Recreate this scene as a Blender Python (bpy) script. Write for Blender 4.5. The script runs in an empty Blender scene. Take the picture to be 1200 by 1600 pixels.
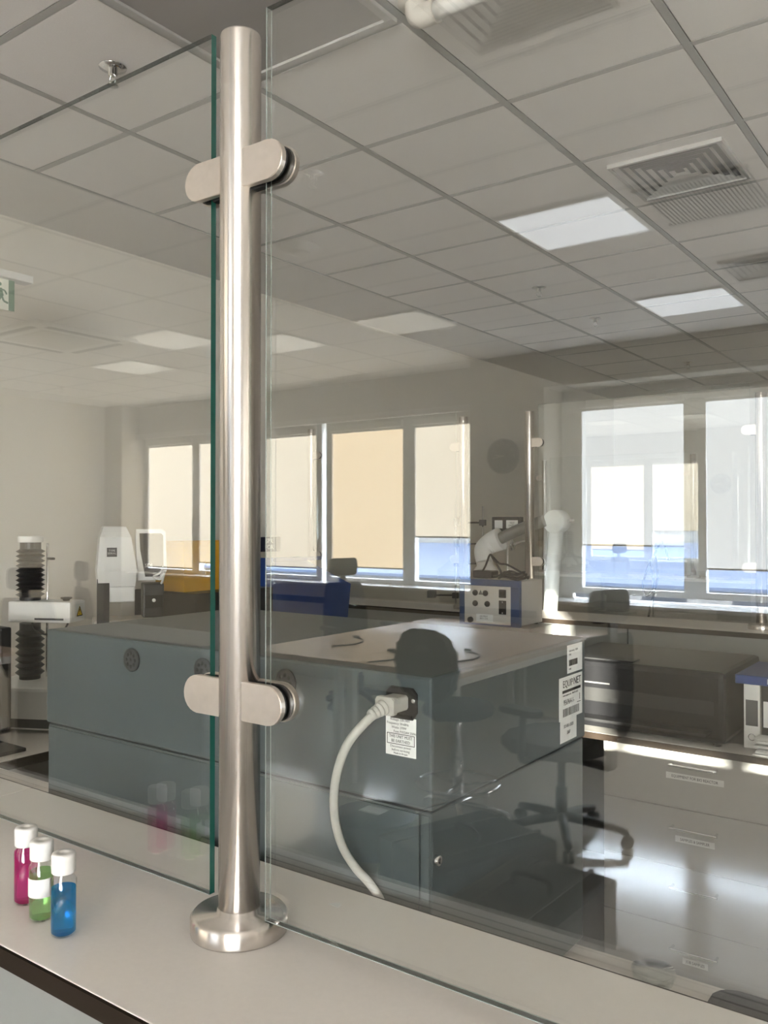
import bpy, bmesh, math, random
from mathutils import Vector, Matrix
random.seed(7)
C = bpy.context.scene
COL = C.collection
PI = math.pi
R = math.radians

# ------------------------------------------------------------------ camera
cam = bpy.data.cameras.new('camera'); camo = bpy.data.objects.new('camera', cam); COL.objects.link(camo)
camo.location = (0, 0, 1.6); camo.rotation_euler = (R(90.63), 0, R(36.06))
cam.sensor_fit = 'VERTICAL'; cam.sensor_height = 36; cam.lens = 1352.5 * 36 / 1600
cam.clip_start = 0.02; cam.clip_end = 200
C.camera = camo
# ------------------------------------------------------------------ world, sun, exposure
w = bpy.data.worlds.new('sky'); C.world = w; w.use_nodes = True
nt = w.node_tree; bg = nt.nodes['Background']
bg.inputs['Color'].default_value = (0.80, 0.89, 1.0, 1); bg.inputs['Strength'].default_value = 20.0
sun = bpy.data.lights.new('sun', 'SUN'); sun.energy = 30; sun.angle = R(0.5); sun.color = (1, .93, .82)
suno = bpy.data.objects.new('sun', sun); COL.objects.link(suno)
SD = Vector((-math.sin(R(30)), math.cos(R(30)), -math.tan(R(7.3)))).normalized()
suno.rotation_euler = SD.to_track_quat('-Z', 'Y').to_euler(); suno.location = (20, -34, 6)
C.view_settings.view_transform = 'Standard'; C.view_settings.look = 'None'
C.view_settings.exposure = 1.77; C.view_settings.gamma = 1; C.view_settings.use_curve_mapping = False
C.cycles.transparent_max_bounces = 32; C.cycles.max_bounces = 10
C.cycles.caustics_reflective = False; C.cycles.caustics_refractive = False
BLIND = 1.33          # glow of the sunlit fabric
LED = .76            # the lit ceiling panels

# ------------------------------------------------------------------ materials
MATS = {}
def mat(name, col=(.5, .5, .5), rough=.5, metal=0.0, noise=0.0, scale=40, bump=0.0, spec=None, emit=None, es=1.0, coat=0.0, aniso=0.0):
    if name in MATS: return MATS[name]
    m = bpy.data.materials.new(name); m.use_nodes = True
    n = m.node_tree.nodes; l = m.node_tree.links
    b = n['Principled BSDF']
    b.inputs['Base Color'].default_value = (*col, 1); b.inputs['Roughness'].default_value = rough; b.inputs['Metallic'].default_value = metal
    if spec is not None: b.inputs['Specular IOR Level'].default_value = spec
    if coat: b.inputs['Coat Weight'].default_value = coat
    if aniso: b.inputs['Anisotropic'].default_value = aniso
    if emit:
        b.inputs['Emission Color'].default_value = (*emit, 1); b.inputs['Emission Strength'].default_value = es
    if aniso:
        tg = n.new('ShaderNodeTangent'); tg.direction_type = 'RADIAL'; tg.axis = 'Z'
        l.new(tg.outputs[0], b.inputs['Tangent']); b.inputs['Anisotropic Rotation'].default_value = .25
    if noise or bump:
        tc = n.new('ShaderNodeTexCoord'); tx = n.new('ShaderNodeTexNoise')
        tx.inputs['Scale'].default_value = scale; tx.inputs['Detail'].default_value = 4
        l.new(tc.outputs['Object'], tx.inputs['Vector'])
        if noise:
            mx = n.new('ShaderNodeMix'); mx.data_type = 'RGBA'
            mx.inputs[6].default_value = (*[c * (1 - noise) for c in col], 1); mx.inputs[7].default_value = (*[min(1, c * (1 + noise)) for c in col], 1)
            l.new(tx.outputs['Fac'], mx.inputs[0]); l.new(mx.outputs[2], b.inputs['Base Color'])
        if bump:
            bp = n.new('ShaderNodeBump'); bp.inputs['Strength'].default_value = bump; bp.inputs['Distance'].default_value = .002
            l.new(tx.outputs['Fac'], bp.inputs['Height']); l.new(bp.outputs['Normal'], b.inputs['Normal'])
    MATS[name] = m
    return m

def glass_mat(name, r0, tint, k=.9):
    m = bpy.data.materials.new(name); m.use_nodes = True
    n = m.node_tree.nodes; l = m.node_tree.links; n.clear()
    out = n.new('ShaderNodeOutputMaterial'); mix = n.new('ShaderNodeMixShader')
    tr = n.new('ShaderNodeBsdfTransparent'); tr.inputs[0].default_value = (*tint, 1)
    gl = n.new('ShaderNodeBsdfGlossy'); gl.inputs['Roughness'].default_value = 0; gl.inputs['Color'].default_value = (1, 1, 1, 1)
    lw = n.new('ShaderNodeLayerWeight'); lw.inputs[0].default_value = .5
    p = n.new('ShaderNodeMath'); p.operation = 'POWER'; p.inputs[1].default_value = 5
    a = n.new('ShaderNodeMath'); a.operation = 'MULTIPLY_ADD'; a.inputs[1].default_value = k; a.inputs[2].default_value = r0
    l.new(lw.outputs['Facing'], p.inputs[0]); l.new(p.outputs[0], a.inputs[0]); l.new(a.outputs[0], mix.inputs[0])
    l.new(tr.outputs[0], mix.inputs[1]); l.new(gl.outputs[0], mix.inputs[2]); l.new(mix.outputs[0], out.inputs[0])
    MATS[name] = m
    return m

def liquid_mat(name, col, ior=1.33):
    m = bpy.data.materials.new(name); m.use_nodes = True
    n = m.node_tree.nodes; l = m.node_tree.links; n.clear()
    out = n.new('ShaderNodeOutputMaterial'); mix = n.new('ShaderNodeMixShader'); mix.inputs[0].default_value = .65
    g = n.new('ShaderNodeBsdfGlass'); g.inputs['Color'].default_value = (*col, 1); g.inputs['IOR'].default_value = ior; g.inputs['Roughness'].default_value = 0
    t = n.new('ShaderNodeBsdfTransparent'); t.inputs[0].default_value = (*col, 1)
    l.new(g.outputs[0], mix.inputs[1]); l.new(t.outputs[0], mix.inputs[2]); l.new(mix.outputs[0], out.inputs[0])
    MATS[name] = m
    return m

GLASS = glass_mat('partition_glass', .08, (.975, .985, .977))
PANE = glass_mat('window_pane_glass', .03, (.95, .97, .98))
VIALGLASS = glass_mat('vial_glass', .05, (.97, .98, .975))
GEDGE = mat('glass_edge_green', (.015, .10, .075), .12, spec=.8)
GEDGEC = glass_mat('glass_edge_clear', .16, (.80, .86, .83))
GEDGED = glass_mat('glass_edge_dark', .08, (.16, .19, .18))
TILE = mat('ceiling_tile_board', (.80, .775, .755), .85, noise=.05, scale=220, bump=.12)
TBAR = mat('ceiling_grid_paint', (.45, .445, .43), .5)
PLASTER = mat('plasterboard_paint', (.71, .69, .66), .8, noise=.02, scale=6)
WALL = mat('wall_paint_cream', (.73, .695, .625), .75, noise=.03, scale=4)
FLOOR = mat('vinyl_floor', (.66, .64, .60), .13, noise=.06, scale=3, spec=.9)
ARRIS = mat('glass_arris', (.27, .31, .29), .3)
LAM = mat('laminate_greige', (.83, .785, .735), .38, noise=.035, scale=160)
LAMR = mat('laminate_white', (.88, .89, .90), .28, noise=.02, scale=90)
EDGE = mat('dark_brown_edging', (.022, .016, .012), .7, spec=.04)
CAB = mat('cabinet_board', (.45, .435, .41), .42, noise=.03, scale=60)
CABG = mat('cabinet_board_grey', (.22, .225, .215), .5, noise=.03, scale=60)
STEEL = mat('brushed_steel', (.72, .68, .64), .27, 1.0, aniso=.92)
CLAMP = mat('satin_steel', (.69, .635, .585), .36, 1.0, noise=.07, scale=90)
CHROME = mat('chrome', (.8, .8, .8), .08, 1.0)
RUB = mat('black_rubber', (.012, .012, .013), .6)
BLK = mat('black_plastic', (.018, .018, .019), .42)
BLKG = mat('black_gloss_plastic', (.009, .009, .010), .33, spec=.25)
DKF = mat('charcoal_fabric', (.026, .027, .026), .9, noise=.2, scale=300)
WHT = mat('white_plastic', (.80, .79, .76), .35)
WHTP = mat('white_paper', (.82, .82, .80), .7)
GRYC = mat('grey_cord', (.50, .49, .45), .45)
BODY = mat('slate_painted_metal', (.074, .092, .097), .34, noise=.05, scale=12)
BODYD = mat('slate_painted_metal_dark', (.055, .068, .070), .4)
INK = mat('black_ink', (.012, .012, .012), .6)
GINK = mat('grey_ink', (.10, .10, .10), .6)
BLUE = mat('blue_plastic', (.014, .045, .19), .4)
NAVY = mat('navy_frame_paint', (.045, .075, .17), .4)
YEL = mat('amber_plastic', (.62, .33, .02), .35)
WARN = mat('warning_yellow', (.95, .62, .03), .5)
PANEL = mat('instrument_panel', (.62, .59, .54), .45)
GREEN = mat('exit_sign_green', (.16, .27, .19), .5)
WOOD = mat('desk_top_laminate', (.50, .365, .265), .38, noise=.08, scale=14)
SILL = mat('white_sill', (.88, .88, .87), .2)
FRAME = mat('white_window_frame', (.78, .77, .74), .35)
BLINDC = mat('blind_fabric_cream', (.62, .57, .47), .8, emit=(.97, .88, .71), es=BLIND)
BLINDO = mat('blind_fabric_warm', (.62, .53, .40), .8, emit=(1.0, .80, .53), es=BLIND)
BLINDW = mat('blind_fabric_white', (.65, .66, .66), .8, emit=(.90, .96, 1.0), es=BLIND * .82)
LEDM = mat('led_diffuser', (.8, .8, .8), .5, emit=(.90, .95, 1.0), es=LED)
LEDF = mat('led_diffuser_dim', (.85, .84, .80), .5, emit=(1, .95, .85), es=.25)
BLINDH = mat('blind_fabric_extra_glow', (.65, .66, .66), .8, emit=(1.0, .945, .885), es=10.5)  # blinds of the unseen windows, glow raised to light the front half
LEDO = mat('led_diffuser_unlit', (.36, .345, .33), .55)
ALU = mat('anodised_aluminium', (.62, .61, .58), .35, .9)
ROOF = mat('blue_metal_roof', (.022, .036, .072), .5)
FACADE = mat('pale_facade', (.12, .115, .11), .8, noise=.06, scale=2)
FACADEO = mat('ochre_facade', (.70, .42, .20), .8, noise=.06, scale=2)
EXWIN = mat('far_window_glass', (.012, .016, .024), .5, spec=.2)
GROUND = mat('yard_ground', (.2, .2, .19), .9)
PINK = liquid_mat('pink_liquid', (1.0, .27, .68)); GRN = liquid_mat('green_liquid', (.78, 1.0, .70)); BLU = liquid_mat('blue_liquid', (.25, .70, 1.0))

# ------------------------------------------------------------------ mesh helpers
class MB:
    """collects shapes, then becomes ONE mesh object"""
    def __init__(s): s.bm = bmesh.new(); s.mi = 0
    def _tag(s, faces):
        for f in faces: f.material_index = s.mi
    def box(s, x0, x1, y0, y1, z0, z1, bev=0, M=None):
        ps = [(x, y, z) for x in (x0, x1) for y in (y0, y1) for z in (z0, z1)]
        v = [s.bm.verts.new(p) for p in ps]
        F = [s.bm.faces.new([v[i] for i in q]) for q in ((0, 1, 3, 2), (4, 6, 7, 5), (0, 4, 5, 1), (2, 3, 7, 6), (0, 2, 6, 4), (1, 5, 7, 3))]
        s._tag(F)
        if bev:
            es = list({e for f in F for e in f.edges})
            r = bmesh.ops.bevel(s.bm, geom=es, offset=bev, segments=2, affect='EDGES', profile=.6)
            s._tag(r['faces']); v = list({vv for f in r['faces'] for vv in f.verts} | {x for x in v if x.is_valid})
        if M is not None: bmesh.ops.transform(s.bm, matrix=M, verts=[x for x in v if x.is_valid])
        return s
    def lathe(s, prof, c=(0, 0, 0), seg=32, axis=None, smooth=True):
        """prof: (radius, height) pairs turned round an axis through c"""
        A = Matrix.Translation(c) @ (Vector(axis).to_track_quat('Z', 'Y').to_matrix().to_4x4() if axis else Matrix())
        rings = []
        for r, h in prof:
            if r < 1e-6: rings.append([s.bm.verts.new(A @ Vector((0, 0, h)))])
            else: rings.append([s.bm.verts.new(A @ Vector((r * math.cos(2 * PI * i / seg), r * math.sin(2 * PI * i / seg), h))) for i in range(seg)])
        for a, b in zip(rings, rings[1:]):
            for i in range(seg):
                j = (i + 1) % seg
                q = [a[i % len(a)], a[j % len(a)], b[j % len(b)], b[i % len(b)]]
                u = []
                for x in q:
                    if x not in u: u.append(x)
                if len(u) > 2:
                    f = s.bm.faces.new(u); f.smooth = smooth; f.material_index = s.mi
        return s
    def cyl(s, a, b, r, seg=20, r2=None):
        a, b = Vector(a), Vector(b); L = (b - a).length; r2 = r if r2 is None else r2
        e = min(r, r2) * .06
        return s.lathe([(0, 0), (r - e, 0), (r, e), (r2, L - e), (r2 - e, L), (0, L)], a, seg, (b - a))
    def tube(s, pts, r, seg=10, sub=6, closed=False):
        P = [Vector(p) for p in pts]; Q = []
        n = len(P)
        for i in range(n - 1):
            p0, p1, p2, p3 = P[max(i - 1, 0)], P[i], P[i + 1], P[min(i + 2, n - 1)]
            for k in range(sub):
                t = k / sub
                Q.append(.5 * (2 * p1 + (p2 - p0) * t + (2 * p0 - 5 * p1 + 4 * p2 - p3) * t * t + (3 * p1 - p0 - 3 * p2 + p3) * t ** 3))
        Q.append(P[-1]); rings = []; up = None
        for i, q in enumerate(Q):
            d = (Q[min(i + 1, len(Q) - 1)] - Q[max(i - 1, 0)]).normalized()
            if up is None: up = d.orthogonal().normalized()
            up = (up - d * up.dot(d)).normalized(); sd = d.cross(up)
            rr = r(i / (len(Q) - 1)) if callable(r) else r
            rings.append([s.bm.verts.new(q + (up * math.cos(2 * PI * k / seg) + sd * math.sin(2 * PI * k / seg)) * rr) for k in range(seg)])
        for a, b in zip(rings, rings[1:]):
            for k in range(seg):
                f = s.bm.faces.new([a[k], a[(k + 1) % seg], b[(k + 1) % seg], b[k]]); f.smooth = True; f.material_index = s.mi
        for rg in (rings[0][::-1], rings[-1]):
            f = s.bm.faces.new(rg); f.material_index = s.mi
        return s
    def prism(s, pts, ext, M=None, bev=0):
        """a flat outline in XY pushed up by ext along Z, then moved by M"""
        a = [s.bm.verts.new((x, y, 0)) for x, y in pts]; b = [s.bm.verts.new((x, y, ext)) for x, y in pts]
        n = len(pts); F = [s.bm.faces.new(a[::-1]), s.bm.faces.new(b)]
        for i in range(n): F.append(s.bm.faces.new([a[i], a[(i + 1) % n], b[(i + 1) % n], b[i]]))
        s._tag(F); v = a + b
        if bev:
            es = list(F[0].edges) + list(F[1].edges)
            r = bmesh.ops.bevel(s.bm, geom=es, offset=bev, segments=2, affect='EDGES'); s._tag(r['faces'])
            v = list({x for x in v if x.is_valid} | {x for f in r['faces'] for x in f.verts})
        if M is not None: bmesh.ops.transform(s.bm, matrix=M, verts=[x for x in v if x.is_valid])
        return s
    def loft(s, rings, smooth=True):
        V = [[s.bm.verts.new(p) for p in rg] for rg in rings]
        for a, b in zip(V, V[1:]):
            for k in range(len(a)):
                f = s.bm.faces.new([a[k], a[(k + 1) % len(a)], b[(k + 1) % len(a)], b[k]]); f.smooth = smooth; f.material_index = s.mi
        for rg in (V[0][::-1], V[-1]):
            f = s.bm.faces.new(rg); f.material_index = s.mi
        return s
    def build(s, name, m, parent=None, loc=None):
        bmesh.ops.recalc_face_normals(s.bm, faces=s.bm.faces[:])
        me = bpy.data.meshes.new(name); s.bm.to_mesh(me); s.bm.free()
        for x in (m if isinstance(m, (list, tuple)) else [m]): me.materials.append(x)
        o = bpy.data.objects.new(name, me); COL.objects.link(o)
        if parent is not None: o.parent = parent
        if loc is not None: o.location = loc
        return o

def tag(o, label, cat, group=None):
    o['label'] = label; o['category'] = cat
    if group: o['group'] = group
    return o
def thing(name, label, cat, loc=(0, 0, 0), rz=0, group=None):
    o = bpy.data.objects.new(name, None); COL.objects.link(o); o.empty_display_size = .05
    o.location = loc; o.rotation_euler = (0, 0, rz)
    return tag(o, label, cat, group)
def struct(o): o['kind'] = 'structure'; return o
def dup(root, loc=None, rz=None, label=None):
    r = root.copy(); COL.objects.link(r)
    if loc is not None: r.location = loc
    if rz is not None: r.rotation_euler = (0, 0, rz)
    if label: r['label'] = label
    for ch in list(root.children):
        c = ch.copy(); COL.objects.link(c); c.parent = r
        for g in list(ch.children):
            d = g.copy(); COL.objects.link(d); d.parent = c
    return r
def rr(wd, ht, r, n=5):
    """rounded rectangle outline centred on 0"""
    o = []
    for cx, cy, a0 in ((wd / 2 - r, ht / 2 - r, 0), (-wd / 2 + r, ht / 2 - r, 90), (-wd / 2 + r, -ht / 2 + r, 180), (wd / 2 - r, -ht / 2 + r, 270)):
        for k in range(n + 1):
            a = R(a0 + 90 * k / n); o.append((cx + r * math.cos(a), cy + r * math.sin(a)))
    return o
FRONT = Matrix.Rotation(R(90), 4, 'X')                       # XY outline -> faces -Y
RIGHT = Matrix.Rotation(R(90), 4, 'Z') @ FRONT               # XY outline -> faces +X
BACK = Matrix.Rotation(R(180), 4, 'Z') @ FRONT               # XY outline -> faces +Y
def text(name, body, size, M, m, parent, align='CENTER', sx=1.0):
    cu = bpy.data.curves.new('lettering', 'FONT'); cu.body = body; cu.size = size; cu.align_x = align; cu.align_y = 'CENTER'; cu.extrude = .0001; cu.space_line = .95
    cu.resolution_u = 2
    fo = bpy.data.objects.new('lettering', cu); COL.objects.link(fo)
    me = bpy.data.meshes.new_from_object(fo.evaluated_get(bpy.context.evaluated_depsgraph_get()))
    bpy.data.objects.remove(fo); bpy.data.curves.remove(cu)
    me.transform(M @ Matrix.Diagonal((sx, 1, 1, 1))); me.materials.clear(); me.materials.append(m)
    o = bpy.data.objects.new(name, me); COL.objects.link(o); o.parent = parent
    return o
T = Matrix.Translation
G = .725                       # the plane of the glass partition
def mv(y): return 2 * G - y    # a distance seen in the mirror of the glass -> its place behind the camera

# ================================================================== THE ROOM
struct(MB().box(-9.2, 10.2, -5.6, 9.8, -.1, 0).build('floor', FLOOR))
# ceiling: a slab, with a hanging grid of tiles under it
ce = struct(MB().box(-9.2, 10.2, -5.6, 9.8, 3.03, 3.12).build('ceiling', PLASTER))
def grid(x_lo, x_hi, ys, skip):
    tm = None
    k0 = round((x_lo + .768) / .6); k1 = round((x_hi + .768) / .6)
    xs = [-.768 + .6 * k for k in range(k0, k1 + 1)]
    for i in range(len(xs) - 1):
        for j in range(len(ys) - 1):
            if (round(xs[i], 2), round(ys[j], 2)) in skip: continue
            if grid.me is None:
                o = MB().box(-.286, .286, -.286, .286, -.004, .014, .003).build('ceiling_tile', TILE, ce); grid.me = o.data
            else:
                o = bpy.data.objects.new('ceiling_tile', grid.me); COL.objects.link(o); o.parent = ce
            o.location = (xs[i] + .3, ys[j] + .3, 3.0045)
    for x in xs:
        MB().box(x - .012, x + .012, ys[0] - .012, ys[-1] + .012, 3.0, 3.03).build('grid_bar', TBAR, ce)
    for y in ys:
        MB().box(xs[0] - .012, xs[-1] + .012, y - .012, y + .012, 3.0003, 3.03).build('grid_bar', TBAR, ce)
    return xs
grid.me = None
ysF = [.17 + .6 * k for k in range(16)]
UNLIT = (-1.968, 1.37); DIFF = (-1.368, 3.17)
grid(-3.168, .432, ysF, {(round(a, 2), round(b, 2)) for a, b in (UNLIT, DIFF)})
ysB = [mv(1.725 + .6 * k) for k in range(9)][::-1]
LIT = [(-1.968, 4.125), (-1.968, 5.925), (-3.768, 5.325), (-5.568, 4.125 + .6), (-6.768, 5.325), (-4.968, 5.325)]
LIT = [(x, mv(y)) for x, y in LIT]
DIFB = [(-1.368, mv(5.325)), (-1.368, mv(2.325))]
GRILB = [(-1.368, mv(4.125))]
CASS = [(-6.168, mv(4.125))]
grid(-8.568, -.168, ysB, {(round(a, 2), round(b, 2)) for a, b in LIT + DIFB + GRILB + CASS})
for a in ((-3.72, -3.168, .17, 9.17), (.432, 10.1, -5.1, 9.7), (-9.1, .432, -.275, .17), (-9.1, -8.568, -5.1, -.275), (-.168, .432, -5.1, -.275), (-8.7, -3.8, -5.5, -5.0751), (-3.72, .432, 9.17, 9.65)):
    MB().box(a[0], a[1], a[2], a[3], 2.998, 3.03).build('plasterboard', PLASTER, ce)
# walls of the half in front of the camera
struct(MB().box(-3.85, -3.72, -.6, 9.7, 0, 3.05).build('wall_left', WALL))
struct(MB().box(-3.85, 10.1, 9.6, 9.75, 0, 3.05).build('wall_far', WALL))
struct(MB().box(10.0, 10.15, -5.6, 9.7, 0, 3.05).build('wall_right', WALL))
# the half behind the camera, which the glass mirrors
struct(MB().box(-9.1, -3.85, -.6, -.48, 0, 3.05).build('wall_partition', WALL))
struct(MB().box(-9.15, -9.0, -5.5, -.48, 0, 3.05).build('wall_end', WALL))
YP, YB, YW = mv(6.55), mv(6.80), mv(6.92)       # pier face, bay face, window plane
YO = mv(7.15)
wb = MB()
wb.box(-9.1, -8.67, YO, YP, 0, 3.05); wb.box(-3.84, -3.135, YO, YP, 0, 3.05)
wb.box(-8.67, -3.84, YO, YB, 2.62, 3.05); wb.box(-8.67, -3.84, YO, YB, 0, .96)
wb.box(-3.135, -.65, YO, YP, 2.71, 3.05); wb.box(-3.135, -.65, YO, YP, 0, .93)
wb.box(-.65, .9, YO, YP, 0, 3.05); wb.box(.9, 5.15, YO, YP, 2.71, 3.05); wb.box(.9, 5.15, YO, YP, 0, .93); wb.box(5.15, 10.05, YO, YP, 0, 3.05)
struct(wb.build('wall_back', mat('wall_paint_cream_shaded', (.55, .515, .45), .75, noise=.03, scale=4)))  # same paint as the other walls, darkened for the shade of a backlit wall
struct(MB().box(-8.67, -3.84, YB - .002, YB + .05, 2.60, 2.66, .004).build('trim_1', PLASTER))
struct(MB().box(-8.67, -3.84, YW - .05, YB + .16, .962, .985, .004).build('trim_2', SILL))
struct(MB().box(-3.135, -.65, YW - .05, YP + .04, .932, .955, .004).build('trim_3', SILL))
struct(MB().box(.9, 5.15, YW - .05, YP + .04, .932, .955, .004).build('trim_4', SILL))
struct(MB().box(-6.2, -3.2, YP + .001, YP + .05, .80, .86, .005).build('trim_5', BLKG))
nwin = [0]
def window(x0, x1, z0, z1, zb, bm_, fx=.075, handle=True):
    """one sash with its pane, roller blind, bottom bar and handle; x0..x1 is the clear glass"""
    nwin[0] += 1
    f = MB(); y0, y1 = YW - .035, YW + .03
    f.box(x0 - fx, x0, y0, y1, z0 - .05, z1 + .13); f.box(x1, x1 + fx, y0, y1, z0 - .05, z1 + .13)
    f.box(x0, x1, y0, y1, z0 - .05, z0); f.box(x0, x1, y0, y1, z1, z1 + .13)
    fo = struct(f.build('window_%d' % nwin[0], FRAME))
    MB().box(x0, x1, YW - .01, YW - .004, z0, z1).build('pane', PANE, fo)
    MB().box(x0 + .002, x1 - .002, YW + .012, YW + .0135, zb, z1).build('blind_fabric', bm_, fo)
    MB().box(x0 + .002, x1 - .002, YW + .008, YW + .018, zb - .014, zb, .002).build('blind_bar', ALU, fo)
    MB().box(x0 - .01, x1 + .01, YW + .0301, YW + .07, z1 + .02, z1 + .09, .01).build('blind_cassette', FRAME, fo)
    if handle:
        h = MB(); h.box(x1 + .02, x1 + .05, YW + .0301, YW + .045, 1.58, 1.68, .004); h.box(x1 + .026, x1 + .044, YW + .045, YW + .06, 1.50, 1.66, .004)
        h.build('window_handle', ALU, fo)
    return fo
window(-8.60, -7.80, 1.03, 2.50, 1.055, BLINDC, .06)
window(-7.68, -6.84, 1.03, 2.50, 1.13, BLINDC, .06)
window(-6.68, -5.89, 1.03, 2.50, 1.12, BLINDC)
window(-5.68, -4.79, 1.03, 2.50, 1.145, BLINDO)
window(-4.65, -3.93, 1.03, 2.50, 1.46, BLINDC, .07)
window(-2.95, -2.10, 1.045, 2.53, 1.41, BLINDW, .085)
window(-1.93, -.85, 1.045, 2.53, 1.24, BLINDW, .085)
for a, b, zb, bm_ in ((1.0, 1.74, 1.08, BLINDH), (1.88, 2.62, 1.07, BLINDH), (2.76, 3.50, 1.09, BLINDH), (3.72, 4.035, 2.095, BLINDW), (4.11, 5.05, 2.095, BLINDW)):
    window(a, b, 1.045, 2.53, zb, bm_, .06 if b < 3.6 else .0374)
struct(MB().box(-3.135, -.65, YW - .035, YW + .02, 2.655, 2.712).build('trim_8', FRAME))
struct(MB().box(.9, 5.15, YW - .035, YW + .02, 2.655, 2.712).build('trim_9', FRAME))
struct(MB().box(-3.135, -3.036, YW - .035, YW + .02, .955, 2.71).build('trim_6', FRAME))
struct(MB().box(-.764, -.65, YW - .035, YW + .02, .955, 2.71).build('trim_7', FRAME))

# ------------------------------------------------------------------ outside
def building(name, label, x0, x1, y0, y1, z0, z1, m, wins, roof=None):
    t = thing(name, label, 'building', ((x0 + x1) / 2, y1, -4))
    L = Vector(t.location)
    MB().box(x0, x1, y0, y1, z0, z1).build('facade', m, t, -L)
    if roof: MB().loft([[(x0, y1 + .4, z1 + .003), (x1, y1 + .4, z1 + .003), (x1, y1 + .4, z1 + .103), (x0, y1 + .4, z1 + .103)], [(x0, y0, z1 + .9), (x1, y0, z1 + .9), (x1, y0, z1 + 1.0), (x0, y0, z1 + 1.0)]], False).build('roof', roof, t, -L)
    me = None
    for (a, b, h0, h1) in wins:
        MB().box(a, b, y1 - .02, y1 + .04, h0, h1).build('window', EXWIN, t, -L)
    return t
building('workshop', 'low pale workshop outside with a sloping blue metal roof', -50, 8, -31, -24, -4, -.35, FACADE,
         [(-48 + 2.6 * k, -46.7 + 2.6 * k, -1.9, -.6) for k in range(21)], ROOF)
building('office_block', 'pale office block outside behind the blue roof', -60, 19, -44, -36, -4, 8.0, FACADE,  # height and right end stretched to keep the sun off the left windows
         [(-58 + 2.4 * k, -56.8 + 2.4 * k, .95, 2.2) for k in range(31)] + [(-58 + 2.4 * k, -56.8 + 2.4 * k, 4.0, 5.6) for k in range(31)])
MB().box(-70, 40, -60, -5.8, -4.2, -4.0).build('ground', GROUND)['kind'] = 'structure'

# ================================================================== OWN ISLAND BENCH
STZ = 1.122
isl = thing('island_bench', 'island bench with raised greige shelf in the foreground under the glass partition', 'bench', (-.7, .714, 0))
L = Vector(isl.location)
for a, b in ((-3.6, -1.431), (-1.429, 1.2)):
    MB().box(a, b, .540, .889, STZ - .022, STZ, .0015).build('shelf_board', LAM, isl, -L)
MB().box(-3.6, 1.2, .536, .5399, STZ - .0215, STZ - .0008).build('edge_strip', EDGE, isl, -L)
MB().box(-3.6, 1.2, .8891, .892, STZ - .0215, STZ - .0008).build('edge_strip', EDGE, isl, -L)
MB().box(-3.6, 1.2, .64, .80, .88, STZ - .022).build('riser_panel', CABG, isl, -L)
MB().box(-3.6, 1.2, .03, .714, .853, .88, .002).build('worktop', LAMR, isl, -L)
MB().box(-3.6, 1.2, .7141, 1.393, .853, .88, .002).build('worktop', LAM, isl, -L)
for a, b in ((-3.58, -2.4), (-2.39, -1.2), (-1.19, 0), (.01, 1.18)):
    MB().box(a, b, .10, 1.32, .0, .853).build('base_cabinet', CAB, isl, -L)  # unseen boxes, added to stop the sun passing under the worktops

# ------------------------------------------------------------------ glass partition posts and panels
def make_post(loc, label, sides=(-1, 1)):
    t = thing('partition_post', label, 'post', loc, 0, None)
    MB().lathe([(0, .02), (.0242, .02), (.0242, 1.050), (.0232, 1.053), (0, 1.053)], seg=48).build('tube', STEEL, t)
    MB().lathe([(0, 0), (.0562, 0), (.0566, .002), (.0566, .0185), (.053, .0225), (.0262, .0225), (.0252, .0285), (.0243, .0285)], seg=56).build('base_flange', STEEL, t)
    for z in (.271, .888):
        for s in sides:
            for k, (ya, nm) in enumerate(((-.0155, 'front'), (.0075, 'back'))):
                r = .0225; pts = [(.0175, -r), (.058, -r)] + [(.058 + r * math.cos(a), r * math.sin(a)) for a in [R(-90 + 15 * i) for i in range(1, 12)]] + [(.058, r), (.0175, r)]
                if s < 0: pts = [(-x, y) for x, y in pts][::-1]
                c = MB().prism(pts, .008, T((0, ya + .008, z)) @ FRONT, .0008).build('clamp', CLAMP, t)
                pg = [(x * .985, y * .93) for x, y in pts]
                MB().prism(pg, .0030, T((0, (ya + .011) if k == 0 else (ya), z)) @ FRONT).build('gasket', RUB, c)
            sx0, sx1 = sorted((s * .020, s * .0425))
            MB().box(sx0, sx1, -.0045, .0045, z - .024, z + .018).build('clamp_block', RUB, t)
    return t
p0 = make_post((-.738, G, STZ), 'large brushed steel post standing nearest in the centre foreground')
dup(p0, (-1.86, G, STZ), 0, 'steel post of the near partition past the left end of its left pane')
dup(p0, (.770, G, STZ), 0, 'steel post of the near partition past the right end of its right pane')
def panel(x0, x1, y, label, z0, z1, edge=(GEDGE, GEDGE)):
    m = MB(); h = .004
    m.box(x0, x1, y - h, y + h, z0, z1)
    for f in m.bm.faces:
        f.normal_update(); n = f.normal; cx = f.calc_center_median().x
        f.material_index = 0 if abs(n.y) > .5 else (1 if cx < x0 + .001 else 2 if cx > x1 - .001 else 3)
    g = tag(m.build('glass_partition', [GLASS, edge[0], edge[1], GEDGED]), label, 'glass partition')
    if y == G:
        for yy in (y - h - .0004, y + h - .0002):          # ground arrises catch the light
            MB().box(x0 - .0004, x0 + .0004, yy, yy + .0006, z0, z1).build('arris', ARRIS, g)
            MB().box(x0, x1, yy, yy + .0006, z0 - .0004, z0 + .0004).build('arris', ARRIS, g)
    return g
panel(-1.81, -.784, G, 'clear glass pane left of the big steel post, with green edge', 1.152, 2.192)
panel(-.692, .72, G, 'clear glass pane right of the big steel post', 1.146, 2.192, (GEDGEC, GEDGE))

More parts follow.
